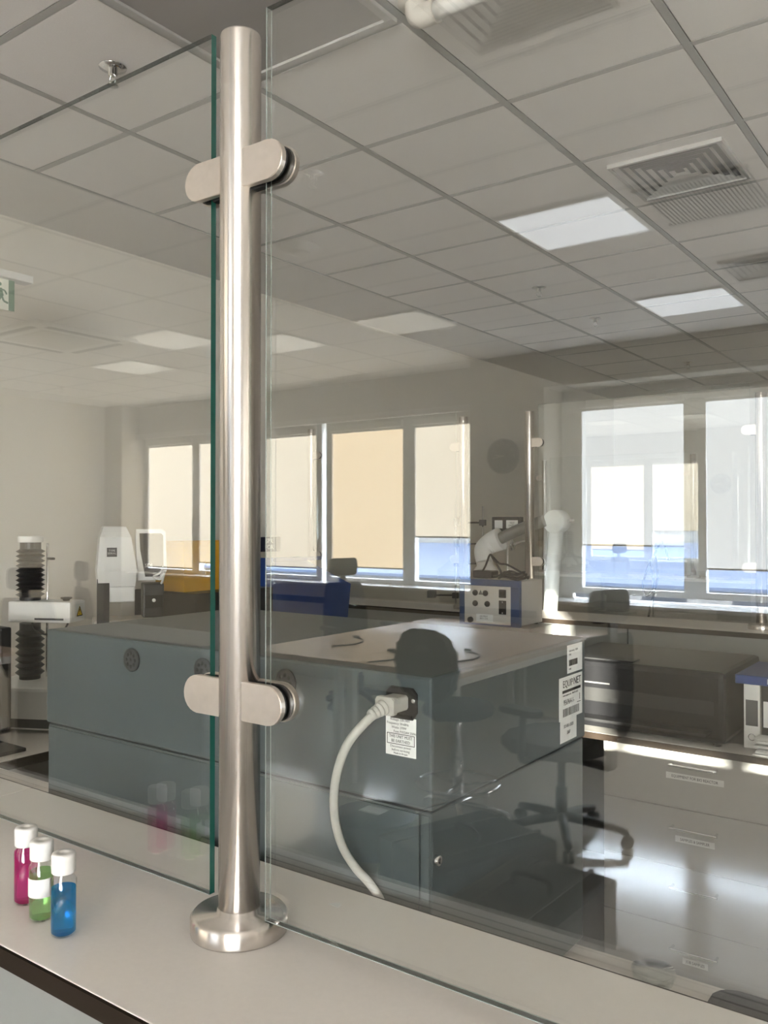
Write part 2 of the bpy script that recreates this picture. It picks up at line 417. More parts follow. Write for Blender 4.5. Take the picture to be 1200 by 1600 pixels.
# ------------------------------------------------------------------ vials
def vial(x, y, m, h_liq, label, labelled=False):
    t = thing('sample_vial', label, 'vial', (x, y, STZ), 0, 'sample vials on the shelf')
    r = .0145; H = .073
    MB().lathe([(0, .0004), (r - .003, .0004), (r, .0034), (r, H - .009), (r - .004, H - .002), (r - .004, H + .008)], seg=36).build('glass_body', VIALGLASS, t)
    ri = r - .0009
    MB().lathe([(0, .0022), (ri - .003, .0022), (ri, .0048), (ri, h_liq), (ri - .0012, h_liq - .0007), (0, h_liq - .001)], seg=36).build('liquid', m, t)
    MB().lathe([(0, H - .001), (.0125, H - .001), (.0135, H), (.0138, H + .019), (.0128, H + .0215), (.0052, H + .0215), (.0046, H + .0207), (0, H + .0207)], seg=40).build('cap', WHT, t)
    if labelled:
        pr = []
        for k in range(13):
            a = R(-120 + 11 * k); pr.append((math.cos(a), math.sin(a)))
        lb = MB(); ro = r + .0004
        lb.loft([[(c * ro, s * ro, .030), (c * (ro + .0003), s * (ro + .0003), .030), (c * (ro + .0003), s * (ro + .0003), .052), (c * ro, s * ro, .052)] for c, s in pr])
        lb.build('paper_label', WHTP, t)
    return t
vial(-1.006, .618, PINK, .066, 'glass vial of pink liquid, rearmost of three on the shelf')
vial(-.950, .604, GRN, .058, 'glass vial of pale green liquid with a blank white label', True)
vial(-.893, .596, BLU, .055, 'glass vial of blue liquid, nearest of three on the shelf')
sc = MB(); sc.prism([(-.008, -.004), (.009, -.006), (.007, .003), (.001, .007), (-.003, .003)], .0004, T((0, 0, .0002)))
tag(sc.build('paper_scrap', WHTP, None, (-.688, .842, STZ)), 'small torn scrap of white paper lying on the shelf by the glass', 'paper scrap')

# ------------------------------------------------------------------ slate-grey benchtop machine
MX0, MX1, MY0, MY1, MZ0, MZS, MZ1 = -1.434, -.595, .92, 1.401, .88, 1.232, 1.403
mc = thing('lab_instrument', 'slate grey box-shaped benchtop laboratory machine behind the glass', 'machine', ((MX0 + MX1) / 2, 1.16, MZ0))
L = Vector(mc.location)
MB().box(MX0, MX1, MY0, MY1, MZS + .0015, MZ1, .004).build('upper_housing', BODY, mc, -L)
MB().box(MX0 + .003, MX1 - .003, MY0 + .003, MY1 - .003, MZ0 + .012, MZS - .0015, .003).build('lower_housing', BODY, mc, -L)
MB().box(MX0 + .006, MX1 - .006, MY0 + .006, MY1 - .006, MZS - .0016, MZS + .0016).build('seam_gasket', RUB, mc, -L)
MB().box(MX0 + .008, -.6145, MY0 - .0005, MY0 + .0025, MZ0 + .02, MZS - .0045, .001).build('rear_cover', BODY, mc, -L)
MB().box(-.6118, MX1 - .004, MY0 - .0005, MY0 + .0025, MZ0 + .02, MZS - .0045, .001).build('rear_cover', BODY, mc, -L)
for dx in (.05, .75):
    for dy in (.05, .43): MB().cyl((MX0 + dx, MY0 + dy, MZ0), (MX0 + dx, MY0 + dy, MZ0 + .0121), .016).build('foot', RUB, mc, -L)
for x in (-1.188, -1.015, -.843):
    v = MB().lathe([(0, 0), (.0195, 0), (.0195, .0025), (.017, .0035), (0, .0035)], (x, MY0, 1.370), 32, (0, -1, 0)).build('round_vent', mat('grey_vent_plastic', (.035, .038, .040), .5), mc, -L)
    h = MB()
    for k in range(9):
        a = 2 * PI * k / 8; q = .011 if k < 8 else 0
        h.cyl((x + q * math.cos(a), MY0 - .0034, 1.370 + q * math.sin(a)), (x + q * math.cos(a), MY0 - .0037, 1.370 + q * math.sin(a)), .0031, 10)
    h.build('vent_holes', INK, v, (0, 0, 0))
FY = MY0 - .001
ip = MB().prism([(-.024, -.012), (-.017, -.022), (.017, -.022), (.024, -.012), (.024, .012), (.017, .019), (-.017, .019), (-.024, .012)], .004, T((-.640, MY0, 1.3675)) @ FRONT, .001).build('power_inlet', BLK, mc, -L)
MB().cyl((-.6205, MY0 - .004, 1.371), (-.6205, MY0 - .0052, 1.371), .0028, 14).build('screw', CHROME, ip)
MB().box(-.659, -.622, MY0 - .0065, MY0 - .004, 1.3475, 1.352, .0006).build('fuse_drawer', BLKG, ip)
rl = MB().box(-.6665, -.6190, MY0 - .0006, MY0, 1.297, 1.347).build('rating_label', WHTP, mc, -L)
def ft(body, size, x, z, m=INK, align='CENTER', sx=1.0): return text('lettering', body, size, T((x, MY0 - .0008, z)) @ FRONT, m, rl, align, sx)
for i, (a, b) in enumerate((('Voltage', '220-240V'), ('Frequency', '50-60Hz'), ('Watts', '270W'), ('Fuse', 'F10,5AH 250Vc'))):
    ft(a, .0046, -.6455, 1.3432 - .0051 * i, GINK, 'RIGHT'); ft(b, .0044, -.6440, 1.3432 - .0051 * i, INK, 'LEFT', .92)
fr = MB()
for a in ((-.6645, -.6210, 1.3245, 1.3253), (-.6645, -.6210, 1.3113, 1.3121), (-.6645, -.6637, 1.3121, 1.3245), (-.6218, -.6210, 1.3121, 1.3245)): fr.box(a[0], a[1], MY0 - .0009, MY0 - .0005, a[2], a[3])
fr.build('printed_box', INK, rl, (0, 0, 0))
ft('THIS UNIT MUST', .0056, -.6428, 1.3213, INK, 'CENTER', .88); ft('BE EARTHED', .0056, -.6428, 1.3154, INK, 'CENTER', .93)
ft('Disconnect power', .0044, -.6428, 1.3085, GINK); ft('before servicing', .0044, -.6428, 1.3040, GINK); ft('Made in Britain', .0036, -.6428, 1.2998, INK)
def sticker(y0, y1, z0, z1, off=.0005):
    return MB().box(MX1, MX1 + off, y0, y1, z0, z1).build('sticker', WHTP, mc, -L)
def st(par, body, size, y, z, m=INK, align='CENTER', sx=1.0): return text('lettering', body, size, T((MX1 + .0008, y, z)) @ RIGHT, m, par, align, sx)
def bars(par, y0, y1, z0, z1, n):
    b = MB(); y = y0; random.seed(n)
    while y < y1 - .001:
        wd = random.choice((.0008, .0014, .0024)); b.box(MX1 + .0005, MX1 + .0008, y, min(y + wd, y1), z0, z1); y += wd + random.choice((.0009, .0014))
    b.build('barcode', INK, par, (0, 0, 0))
s1 = sticker(1.328, 1.388, 1.350, 1.396)
st(s1, 'Laboratory  2020', .0050, 1.3335, 1.3865, GINK, 'LEFT'); st(s1, 'Unit', .0050, 1.3335, 1.3805, GINK, 'LEFT'); bars(s1, 1.3345, 1.368, 1.3615, 1.3715, 3); st(s1, '1-001', .004, 1.3335, 1.3565, GINK, 'LEFT')
s2 = sticker(1.296, 1.387, 1.2765, 1.346, .0007)
st(s2, 'EQUIP', .0165, 1.3095, 1.334, INK, 'LEFT', .86); st(s2, 'NET', .0172, 1.3510, 1.3345, INK, 'LEFT', .94); st(s2, 'NET', .0172, 1.3514, 1.3345, INK, 'LEFT', .94)
MB().box(MX1 + .0007, MX1 + .001, 1.308, 1.380, 1.3200, 1.3245).build('printed_bar', INK, s2, (0, 0, 0))
st(s2, 'www.equipnet.com   888-371-6555', .0042, 1.3095, 1.3160, GINK, 'LEFT', 1.0)
st(s2, '956964-1-', .0125, 1.312, 1.3040, INK, 'LEFT', .82); st(s2, '1', .0155, 1.3725, 1.3060, INK, 'LEFT'); MB().box(MX1 + .0007, MX1 + .001, 1.366, 1.380, 1.2975, 1.2985).build('printed_bar', INK, s2, (0, 0, 0))
bars(s2, 1.310, 1.376, 1.2815, 1.2945, 5)
s3 = sticker(1.300, 1.364, 1.2405, 1.2762, .0004)
st(s3, 'SO-061-2025', .0075, 1.332, 1.2655, GINK, 'CENTER', .95); st(s3, '2.07', .0075, 1.332, 1.2545, GINK)
lk = MB().cyl((MX1 - .0035, .932, 1.17), (MX1 + .004, .932, 1.17), .0065, 24).build('lock', CHROME, mc, -L)
MB().box(MX1 + .004, MX1 + .0043, .9312, .9328, 1.1665, 1.1735).build('keyhole', INK, lk, (0, 0, 0))

# power cord plugged into it
pc = thing('mains_cable', 'thick light grey power cord plugged into the slate machine', 'cable', (-.640, .9155, 1.366))
L2 = Vector(pc.location)
pl = MB(); pl.prism(rr(.026, .019, .003), .024, T((-.6415, .9155, 1.368)) @ FRONT, .001)
pl.prism(rr(.029, .023, .004), .0085, T((-.6425, .8918, 1.3675)) @ FRONT, .0012)
pl.build('plug', GRYC, pc, -L2)
sr = MB()
for k in range(4): sr.lathe([(0, 0), (.0098 - .0009 * k, 0), (.0102 - .0009 * k, .001), (.0098 - .0009 * k, .0035), (.0080 - .0006 * k, .0042), (.0080 - .0006 * k, .0056), (0, .0056)], (-.6430 - .0016 * k, .8833 - .0055 * k, 1.3665 - .0021 * k), 20, (-.28, -1, -.38))
sr.build('strain_relief', GRYC, pc, -L2)
MB().tube([(-.6460, .871, 1.3615), (-.653, .856, 1.350), (-.672, .848, 1.325), (-.688, .848, 1.292), (-.701, .855, 1.255), (-.708, .866, 1.215), (-.707, .880, 1.178), (-.694, .891, 1.150), (-.677, .900, 1.130), (-.662, .905, 1.105), (-.655, .906, 1.05), (-.652, .906, .95), (-.650, .903, .888)], .0057, 14, 8).build('cable', GRYC, pc, -L2)

# things on the far half of this island
dish = thing('glass_dish', 'clear glass dish on the lower worktop behind the shelf, right', 'dish', (-.462, 1.352, .8805))
MB().lathe([(0, 0), (.030, 0), (.031, .001), (.031, .014), (.0295, .014), (.0295, .002), (0, .002)], seg=36).build('bowl', VIALGLASS, dish)
MB().lathe([(.0322, .006), (.0322, .0165), (0, .0165), (0, .0178), (.0338, .0178), (.0338, .006)], seg=36).build('lid', VIALGLASS, dish)
kb = thing('black_tray', 'flat black tray on the lower worktop at the right frame edge', 'tray', (-.12, 1.30, .881))
MB().prism(rr(.50, .15, .03), .012, T((0, 0, 0)), .002).build('tray_body', BLK, kb)
MB().prism(rr(.47, .12, .02), .003, T((0, 0, .0121))).build('liner', RUB, kb)

# ================================================================== LEFT BENCH ALONG THE WALL
lb = thing('wall_bench', 'grey wall bench with dark front edge along the left wall', 'bench', (-3.08, 2.3, 0))
L = Vector(lb.location)
MB().box(-3.715, -2.455, 1.396, 3.88, .853, .88, .001).build('worktop', LAM, lb, -L)
MB().box(-2.4549, -2.45, 1.396, 3.88, .852, .8795).build('edge_strip', EDGE, lb, -L)
for y in (1.42, 2.4, 3.84): MB().box(-3.70, -2.62, y - .02, y + .02, 0, .853).build('side_panel', CAB, lb, -L)
MB().box(-3.70, -3.66, 1.45, 3.82, .1, .853).build('back_panel', CAB, lb, -L)

# tensile tester
tt = thing('force_tester', 'white column force tester with black bellows at the left frame edge', 'tester', (-2.87, 1.775, .88), R(27))
MB().box(-.10, .26, -.17, .17, .012, .155, .012).build('base', WHT, tt)
MB().box(-.02, .20, -.1702, -.1690, .02, .05).build('base_grille', BLK, tt)
for x in (-.07, .22):
    for y in (-.14, .14): MB().cyl((x, y, 0), (x, y, .0121), .016).build('foot', RUB, tt)
def bellows(z0, z1, n):
    p = [(0, z0), (.036, z0), (.036, z0 + .012)]
    dz = (z1 - z0 - .036) / n
    for k in range(n): p += [(.050, z0 + .012 + dz * (k + .5)), (.036, z0 + .012 + dz * (k + 1))]
    return MB().lathe(p + [(.036, z1), (0, z1)], seg=24, smooth=False).build('bellows', BLK, tt)
bellows(.155, .355, 7); bellows(.437, .645, 10)
MB().lathe([(0, .645), (.042, .645), (.043, .647), (.043, .664), (.041, .667), (0, .667)], seg=32).build('top_cap', WHT, tt)
MB().cyl((.040, .045, .155), (.040, .045, .64), .0045, 10).build('guide_rod', CHROME, tt)
MB().cyl((.040, .045, .585), (.075, .030, .585), .0045, 10).build('limit_stop', RUB, tt)
ar = MB().box(-.055, .185, -.055, .055, .362, .437, .010).build('crosshead', WHT, tt)
MB().lathe([(0, 0), (.012, 0), (.012, .004), (.02, .008), (.02, .012), (0, .012)], (.14, 0, .437), 20).build('load_knob', BLK, ar)
wt = MB().prism([(-.022, -.016), (.022, -.016), (0, .021)], .0005, T((.1852, .010, .398)) @ RIGHT).build('warning_sticker', WARN, ar)
wi = MB()
for a, b in (((-.019, -.0145), (.019, -.0145)), ((.019, -.0145), (0, .0175)), ((0, .0175), (-.019, -.0145))):
    d = Vector((b[0] - a[0], b[1] - a[1])); n = Vector((-d.y, d.x)).normalized() * .0016
    wi.prism([(a[0] - n.x, a[1] - n.y), (b[0] - n.x, b[1] - n.y), (b[0] + n.x, b[1] + n.y), (a[0] + n.x, a[1] + n.y)], .0004, T((.1857, .010, .398)) @ RIGHT)
wi.prism([(-.0012, -.004), (.0012, -.004), (.0024, .009), (-.0024, .009)], .0004, T((.1857, .010, .398)) @ RIGHT)
wi.prism([(-.0014, -.010), (.0014, -.010), (.0014, -.0068), (-.0014, -.0068)], .0004, T((.1857, .010, .398)) @ RIGHT)
wi.build('printed_symbol', INK, wt)
MB().box(.05, .16, -.0562, -.0552, .372, .379).build('printed_strip', GINK, ar)
MB().tube([(.02, -.02, .365), (.035, -.03, .335), (.085, -.03, .318), (.14, -.02, .335), (.155, -.01, .365)], .0035, 8).build('signal_cable', RUB, tt)

# optical instrument
oi = thing('optical_instrument', 'white benchtop optical instrument with a dark screen and black columns', 'instrument', (-2.90, 2.215, .88), R(-33))
MB().box(-.02, .15, -.13, .13, .02, .34, .008).build('stand', PANEL, oi)
for y in (-.1, .1): MB().box(-.02, .15, y - .02, y + .02, 0, .0201).build('foot', RUB, oi)
MB().box(.1501, .172, -.120, -.075, .10, .50).build('black_column', BLK, oi)
hd = MB(); hd.loft([[(.17, -.115, .47), (.17, .02, .47), (0, .02, .47), (0, -.115, .47)], [(.178, -.120, .53), (.178, .026, .53), (0, .026, .53), (0, -.120, .53)], [(.17, -.110, .66), (.17, .005, .66), (0, .005, .66), (0, -.110, .66)], [(.14, -.095, .70), (.14, -.012, .70), (0, -.012, .70), (0, -.095, .70)]], False)
hdo = hd.build('housing', WHT, oi)
lbx = MB().box(.1752, .1762, -.085, -.048, .585, .620).build('info_label', GINK, hdo)
text('lettering', 'TYPE\nSERIAL', .011, T((.1766, -.0665, .603)) @ RIGHT, WHT, lbx)
MB().box(.0, .165, -.11, .02, .41, .4695, .006).build('lower_housing', WHT, oi)
scx = MB(); scx.prism([(-.055, -.10), (.04, -.10), (.058, -.06), (.052, .09), (.038, .10), (-.058, .10), (-.062, .07)], .03, T((.12, .085, .590)) @ RIGHT, .004)
so = scx.build('screen_frame', WHT, oi)
sp = MB().prism([(-.026, -.085), (.028, -.085), (.044, -.055), (.042, .075), (.034, .084), (-.048, .084), (-.045, .02)], .002, T((.1502, .085, .590)) @ RIGHT).build('screen', mat('dark_screen', (.035, .035, .04), .5, spec=.2), so)
text('lettering', 'SDI', .020, T((.1530, .072, .548)) @ RIGHT, WHT, sp)
MB().tube([(.156, .128, .545), (.166, .115, .52), (.160, .090, .505), (.166, .115, .495), (.162, .130, .52), (.166, .124, .49), (.158, .120, .478)], .0045, 8).build('white_cable', WHT, so)
bc = MB().box(.02, .12, .055, .135, .341, .475, .006).build('objective_column', BLK, oi)
bd = MB().box(.151, .19, .045, .140, .0, .335, .006).build('objective_turret', BLK, oi)
MB().box(.1201, .126, .060, .13, .38, .43, .002).build('column_window', BLKG, bc)
MB().cyl((.1201, .095, .41), (.13, .095, .41), .007).build('column_lamp', WHT, bc)
for z in (.24, .30): MB().cyl((.17, .1401, z), (.17, .175, z), .005, 10).build('focus_lever', BLK, bd)

# yellow bin on a black control box, blue bin
cb = thing('control_box', 'black control box under the yellow bin on the left bench', 'box', (-2.88, 2.60, .88))
MB().box(-.22, .18, -.19, .26, .008, .425, .006).build('case', BLK, cb)
MB().box(.1801, .184, -.12, .12, .1, .35, .002).build('front_plate', BLKG, cb)
for x in (-.18, .14):
    for y in (-.15, .22): MB().cyl((x, y, 0), (x, y, .0081), .015).build('foot', RUB, cb)
yb = thing('yellow_bin', 'amber yellow plastic bin left of the big steel post', 'bin', (-2.86, 2.60, 1.305))
def tub(n, m, par, x0, x1, y0, y1, h, tp, wl=.006):
    o = MB(); f = 1 + tp
    A = [(x0, y0), (x1, y0), (x1, y1), (x0, y1)]; cx, cy = (x0 + x1) / 2, (y0 + y1) / 2
    def ring(s, z, ins=0): return [(cx + (x - cx) * s - math.copysign(ins, x - cx), cy + (y - cy) * s - math.copysign(ins, y - cy), z) for x, y in A]
    rings = [ring(1, 0), ring(f, h - .02), ring(f, h - .02, -.012), ring(f, h, -.012), ring(f, h, wl), ring(1, .008, wl)]
    return o.loft(rings, False).build(n, m, par)
tub('tub', YEL, yb, -.12, .06, -.17, .16, .21, .04)
MB().box(.0665, .0700, -.06, .06, .07, .13).build('card_holder', YEL, yb)
bb = thing('blue_bin', 'large royal blue plastic bin on the left bench right of the post', 'bin', (-2.86, 3.16, .88))
pro = [(-.29, 0), (.23, 0), (.29, .405), (-.10, .555), (-.29, .555)]
bm2 = MB()
for x in (-.17, .134): bm2.prism(pro, .006, T((x, 0, 0)) @ RIGHT)
bm2.box(-.1639, .1339, -.289, -.283, .001, .554); bm2.box(-.1639, .1339, -.2829, .228, .001, .007)
bm2.loft([[(-.1639, .2285, .002), (.1339, .2285, .002), (.1339, .2225, .002), (-.1639, .2225, .002)], [(-.1639, .2880, .402), (.1339, .2880, .402), (.1339, .2820, .402), (-.1639, .2820, .402)]], False)
bm2.build('tub', BLUE, bb)
MB().box(.1401, .150, -.285, .05, .535, .553, .003).build('rim', BLUE, bb)
sg = thing('wall_sign', 'small navy sign with white capitals high on the left wall', 'sign', (-3.719, 3.90, 1.46))
MB().box(0, .004, -.10, .10, -.045, .045, .001).build('board', mat('navy_sign', (.008, .010, .04), .4), sg)
text('lettering', 'SPR\nFOR', .040, T((.0045, 0, 0)) @ RIGHT, WHT, sg)
mo = thing('monitor', 'black computer monitor edge-on at the left frame edge', 'monitor', (-2.722, 1.465, .88))
MB().box(-.25, .225, -.018, .018, .08, .395, .006).build('screen_case', BLK, mo)
MB().box(-.235, .21, -.0195, -.0181, .095, .38).build('screen', BLKG, mo)
MB().box(-.04, .04, .0181, .04, .01, .30, .004).build('stand_neck', BLK, mo)
MB().box(-.12, .215, -.06, .075, 0, .012, .004).build('stand_foot', BLK, mo)
mk = MB(); mk.tube([(0, 0, .004), (.02, .012, .006), (.045, .010, .006), (.06, .0, .004)], .004, 8); mk.tube([(.02, .012, .008), (.03, -.012, .008), (.05, -.014, .006)], .003, 8)
tag(mk.build('cable_clip', CHROME, None, (-3.05, 2.0, 0) if False else (-2.30, 1.62, .0005)), 'small shiny metal clip lying on the dark floor at left', 'clip')

# exit sign
ex = thing('exit_sign', 'green running-man exit sign hanging high at the left frame edge', 'sign', (-3.17, 1.78, 2.998))
MB().box(-.03, .03, -.20, .17, -.455, -.425, .004).build('lamp_housing', WHT, ex)
for y in (-.15, ): MB().cyl((0, y, -.426), (0, y, 0), .004, 8).build('hanger', CHROME, ex)
pn = MB().box(-.004, .004, -.20, .104, -.575, -.4551).build('sign_plate', mat('exit_sign_white', (.85, .87, .78), .5), ex)
MB().box(.0041, .0048, .080, .104, -.575, -.456).build('green_band', GREEN, pn)
rm = MB(); E = .0006
def limb(pts, wd):
    for a, b in zip(pts, pts[1:]):
        d = Vector((b[0] - a[0], b[1] - a[1])); n = Vector((-d.y, d.x)).normalized() * wd / 2
        rm.prism([(a[0] - n.x, a[1] - n.y), (b[0] - n.x, b[1] - n.y), (b[0] + n.x, b[1] + n.y), (a[0] + n.x, a[1] + n.y)], E, T((.0042, .052, -.520)) @ RIGHT)
limb([(-.008, .026), (.0, -.004)], .016); limb([(-.002, .022), (.012, .020), (.020, .006)], .006); limb([(-.010, .024), (-.022, .016), (-.026, .002)], .006)
limb([(.0, -.004), (.008, -.022), (.026, -.027)], .008); limb([(-.002, -.004), (-.010, -.018), (-.018, -.040)], .008)
rm.prism([(-.008 + .007 * math.cos(2 * PI * k / 14), .042 + .007 * math.sin(2 * PI * k / 14)) for k in range(14)], E, T((.0042, .052, -.520)) @ RIGHT)
rm.build('running_man', GREEN, pn)

# ================================================================== FAR ISLAND
FZ = .893
fi = thing('far_island_bench', 'long far bench with raised shelf carrying the distant glass posts', 'bench', (-.8, 4.1, 0))
L = Vector(fi.location)
MB().box(-2.30, 2.0, 2.768, 3.93, FZ - .02, FZ, .0015).build('worktop', CAB, fi, -L)
MB().box(-2.30, 2.0, 2.762, 2.7679, FZ - .0205, FZ - .0005).build('edge_strip', EDGE, fi, -L)
MB().box(-3.70, 2.0, 3.936, 4.29, STZ - .022, STZ, .0015).build('shelf_board', LAM, fi, -L)
MB().box(-3.70, 2.0, 3.93, 3.9359, STZ - .0225, STZ - .0005).build('edge_strip', EDGE, fi, -L)
for a, b in ((-3.70, -1.468), (-1.462, -.42), (-.414, 2.0)):
    q = MB().box(a, b, 3.95, 3.97, FZ, STZ - .022).build('riser_panel', CABG, fi, -L)
for x in (-1.502, -1.428, -.46): MB().cyl((x, 3.95, 1.012), (x, 3.945, 1.012), .011, 16).build('lock', BLK, fi, -L)
MB().box(-3.70, 2.0, 4.0, 4.25, 0, STZ - .0221).build('core_panel', CABG, fi, -L)
MB().box(-2.9, 2.0, 4.2501, 4.95, FZ - .02, FZ).build('worktop', CAB, fi, -L)
for x in (-2.28, 1.97): MB().box(x - .018, x + .018, 2.80, 3.90, 0, FZ - .0201).build('side_panel', CABG, fi, -L)
for x in (-2.88, 1.97): MB().box(x - .018, x + .018, 4.30, 4.90, 0, FZ - .0201).build('side_panel', CABG, fi, -L)
# drawer units under it
def handle(o, xc, y, z, wd, par):
    h = MB(); h.tube([(xc - wd / 2, y, z), (xc - wd / 2, y - .022, z), (xc - wd / 2 + .006, y - .028, z), (xc + wd / 2 - .006, y - .028, z), (xc + wd / 2, y - .022, z), (xc + wd / 2, y, z)], .0042, 10, 4)
    return h.build('handle', CHROME, par, -Vector(o.location))
def unit(name, label, x0, x1, y0, labels):
    t = thing(name, label, 'drawer unit', ((x0 + x1) / 2, 3.05, 0)); L = Vector(t.location)
    MB().box(x0, x1, y0 + .021, 3.5, .06, FZ - .022).build('carcass', CABG, t, -L)
    MB().box(x0 + .01, x1 - .01, y0 + .05, 3.45, 0, .0601).build('plinth', BLK, t, -L)
    zs = [.868, .688, .503, .316, .075]
    for i in range(4):
        d = MB().box(x0 + .001, x1 - .001, y0, y0 + .0205, zs[i + 1] + .003, zs[i], .0012).build('drawer', CAB, t, -L)
        xc = x0 + .298; zc = (.829, .632, .445, .252)[i]
        handle(t, xc, y0, zc, .135, d); d.children[0].location = (0, 0, 0)
        if labels[i]:
            ln = max(.075, .0115 * len(labels[i]) * .62)
            lo = MB().box(xc - ln / 2, xc + ln / 2, y0 - .0008, y0, zc - .048, zc - .028).build('name_strip', WHTP, d, (0, 0, 0))
            text('lettering', labels[i], .0125, T((xc, y0 - .001, zc - .0385)) @ FRONT, INK, d, 'CENTER', .8)
    return t
unit('drawer_unit', 'grey four-drawer unit under the far bench with EQUIPMENT FOR BIO REACTOR strip', -1.115, -.525, 2.778, ['EQUIPMENT FOR BIO REACTOR', 'SAMPLES & SAMPLER', '', 'JOB SAMPLES'])
unit('drawer_unit', 'grey four-drawer unit under the far bench at the right frame edge', -.515, .075, 2.778, ['', '', '', ''])
br = thing('bench_bracket', 'black and grey bracket under the worktop edge between the drawer units', 'bracket', (-.66, 2.775, .87)) if False else None

# posts and panes of the far island
YF = 4.1
fp = make_post((-.91, YF, STZ), 'steel post on the far bench at the right frame edge', (-1,))
fq = make_post((-2.045, YF, STZ), 'steel post behind the blue-framed instrument, beside the pale window', (1,))
dup(fp, (-2.445, YF, STZ), 0, 'steel post just left of the blue-framed instrument on far bench')
dup(fq, (-3.545, YF, STZ), 0, 'steel post above the blue bin on the far bench')
panel(-1.995, -.956, YF, 'distant glass pane between the right frame edge post and instrument post', 1.152, 2.208, (GEDGEC, GEDGEC))
panel(-3.497, -2.493, YF, 'distant glass pane between the two posts left of the instrument', 1.152, 2.208, (GEDGEC, GEDGEC))
# third island, farther back
ti = thing('rear_island_bench', 'rearmost bench with raised shelf beyond the far glass panes', 'bench', (-1, 7.5, 0)); L = Vector(ti.location)
MB().box(-3.70, 2.0, 7.33, 7.68, STZ - .022, STZ).build('shelf_board', LAM, ti, -L)
MB().box(-3.70, 2.0, 7.40, 7.60, 0, STZ - .0221).build('core_panel', CAB, ti, -L)
MB().box(-3.0, 2.0, 6.8, 7.3999, FZ - .02, FZ).build('worktop', CAB, ti, -L)
MB().box(-3.0, 2.0, 6.85, 7.3, 0, FZ - .0201).build('base_cabinet', CAB, ti, -L)
dup(fp, (-2.207, 7.5, STZ), 0, 'thin looking steel post farthest back, against the dark window mullion')
dup(fp, (-3.587, 7.5, STZ), 0, 'thin looking steel post farthest back, beside the left wall')
panel(-3.53, -2.26, 7.5, 'farthest glass pane, on the rear bench', 1.152, 2.20, (GEDGEC, GEDGEC))

# printer, binders, papers
pr = thing('printer', 'bulky black desktop printer on the far bench right of the stickers', 'printer', (-1.03, 3.03, FZ)); 
pb = MB(); ol = [(-.235, 0), (.235, 0), (.235, .16)] + [(.235 - .085 * (1 - math.cos(R(15 * k))), .16 + .085 * math.sin(R(15 * k))) for k in range(1, 7)] + [(-.235, .245)]
po = [(-.24, .008), (.24, .008), (.24, .215), (.215, .235), (-.24, .235)]
pb.box(-.30, .30, -.235, .24, .010, .235, .018)
pb.build('body', BLKG, pr)
MB().box(-.27, .27, -.2365, -.2351, .10, .145, .0004).build('paper_slot', INK, pr)
MB().box(-.26, .26, -.30, -.2351, .045, .055, .003).build('output_tray', BLK, pr)
MB().box(-.24, .0, -.21, -.14, .2351, .241, .002).build('control_panel', BLK, pr)
MB().box(-.16, -.07, -.2375, -.2352, .160, .165).build('name_plate', GINK, pr)
for x in (-.27, .27):
    for y in (-.2, .2): MB().cyl((x, y, 0), (x, y, .0101), .014).build('foot', RUB, pr)
for i, (m, nm) in enumerate(((WHT, 'white'), (BLK, 'black'), (PANEL, 'beige'), (WHT, 'white'))):
    t = thing('ring_binder', ('white ring binder, first of the row beside the printer', 'black ring binder beside the white one right of the printer', 'beige ring binder, third of the row right of the printer', 'white ring binder, last of the row under the blue file')[i], 'binder', (-.665 + .052 * i, 3.0, FZ + .0005), 0, 'ring binders right of the printer')
    MB().box(-.024, .024, -.14, .14, 0, .20, .002).build('cover', m, t)
    MB().box(-.018, .018, -.1406, -.1401, .07, .15).build('spine_label', WHTP if m is BLK else GINK, t)
    MB().lathe([(.009, 0), (.011, 0), (.011, .001), (.009, .001)], (0, -.1402, .035), 18, (0, -1, 0)).build('finger_ring', CHROME, t)
bf = thing('box_file', 'flat royal blue box file lying on the row of binders', 'box file', (-.585, 3.0, FZ + .2015))
MB().box(-.125, .125, -.16, .15, 0, .028, .003).build('body', BLUE, bf)
MB().box(-.03, .03, -.1608, -.1601, .006, .022).build('spine_label', WHTP, bf)
ps = thing('paper_stack', 'loose stack of white papers on the far bench in front of binders', 'paper stack', (-.50, 2.812, FZ))
for k in range(7):
    a = MB().box(-.14, .14, -.035, .035, 0, .0016 + .004 * (k % 2)).build('sheet', WHTP, ps, (random.uniform(-.012, .012), random.uniform(-.002, .002), .0005 + .0078 * k)); a.rotation_euler = (0, 0, R(random.uniform(-2, 2)))
    a.scale = (1, 1, 1.15)

# blue-framed instrument on a low riser
rs = thing('equipment_riser', 'grey metal riser carrying the blue-framed instrument on the far bench', 'riser', (-1.99, 3.74, FZ))
MB().box(-.19, .19, -.13, .13, .200, .2125, .001).build('top_plate', CABG, rs)
for x in (-.185, .18): MB().box(x, x + .005, -.12, .12, 0, .2).build('side_leg', CABG, rs)
bi = thing('power_supply', 'blue-framed electronic instrument with knobs and sockets on its front', 'instrument', (-2.003, 3.60, FZ + .213))
MB().box(-.15, .15, .004, .25, .008, .215, .004).build('case', PANEL, bi)
fm = MB()
for a in ((-.16, .16, .190, .220), (-.16, -.135, .004, .190), (.115, .16, .004, .190), (-.135, .115, .004, .012)): fm.box(a[0], a[1], -.012, .012, a[2], a[3], .002)
fm.build('blue_frame', NAVY, bi)
fpn = MB().box(-.1349, .1149, -.006, .0039, .0121, .1899).build('front_panel', PANEL, bi)
for x, z in ((-.075, .155), (-.020, .155), (-.075, .105), (-.010, .105)):
    MB().lathe([(0, 0), (.014, 0), (.014, .005), (.008, .007), (.007, .018), (0, .018)], (x, -.0061, z), 18, (0, -1, 0)).build('socket', BLK, fpn)
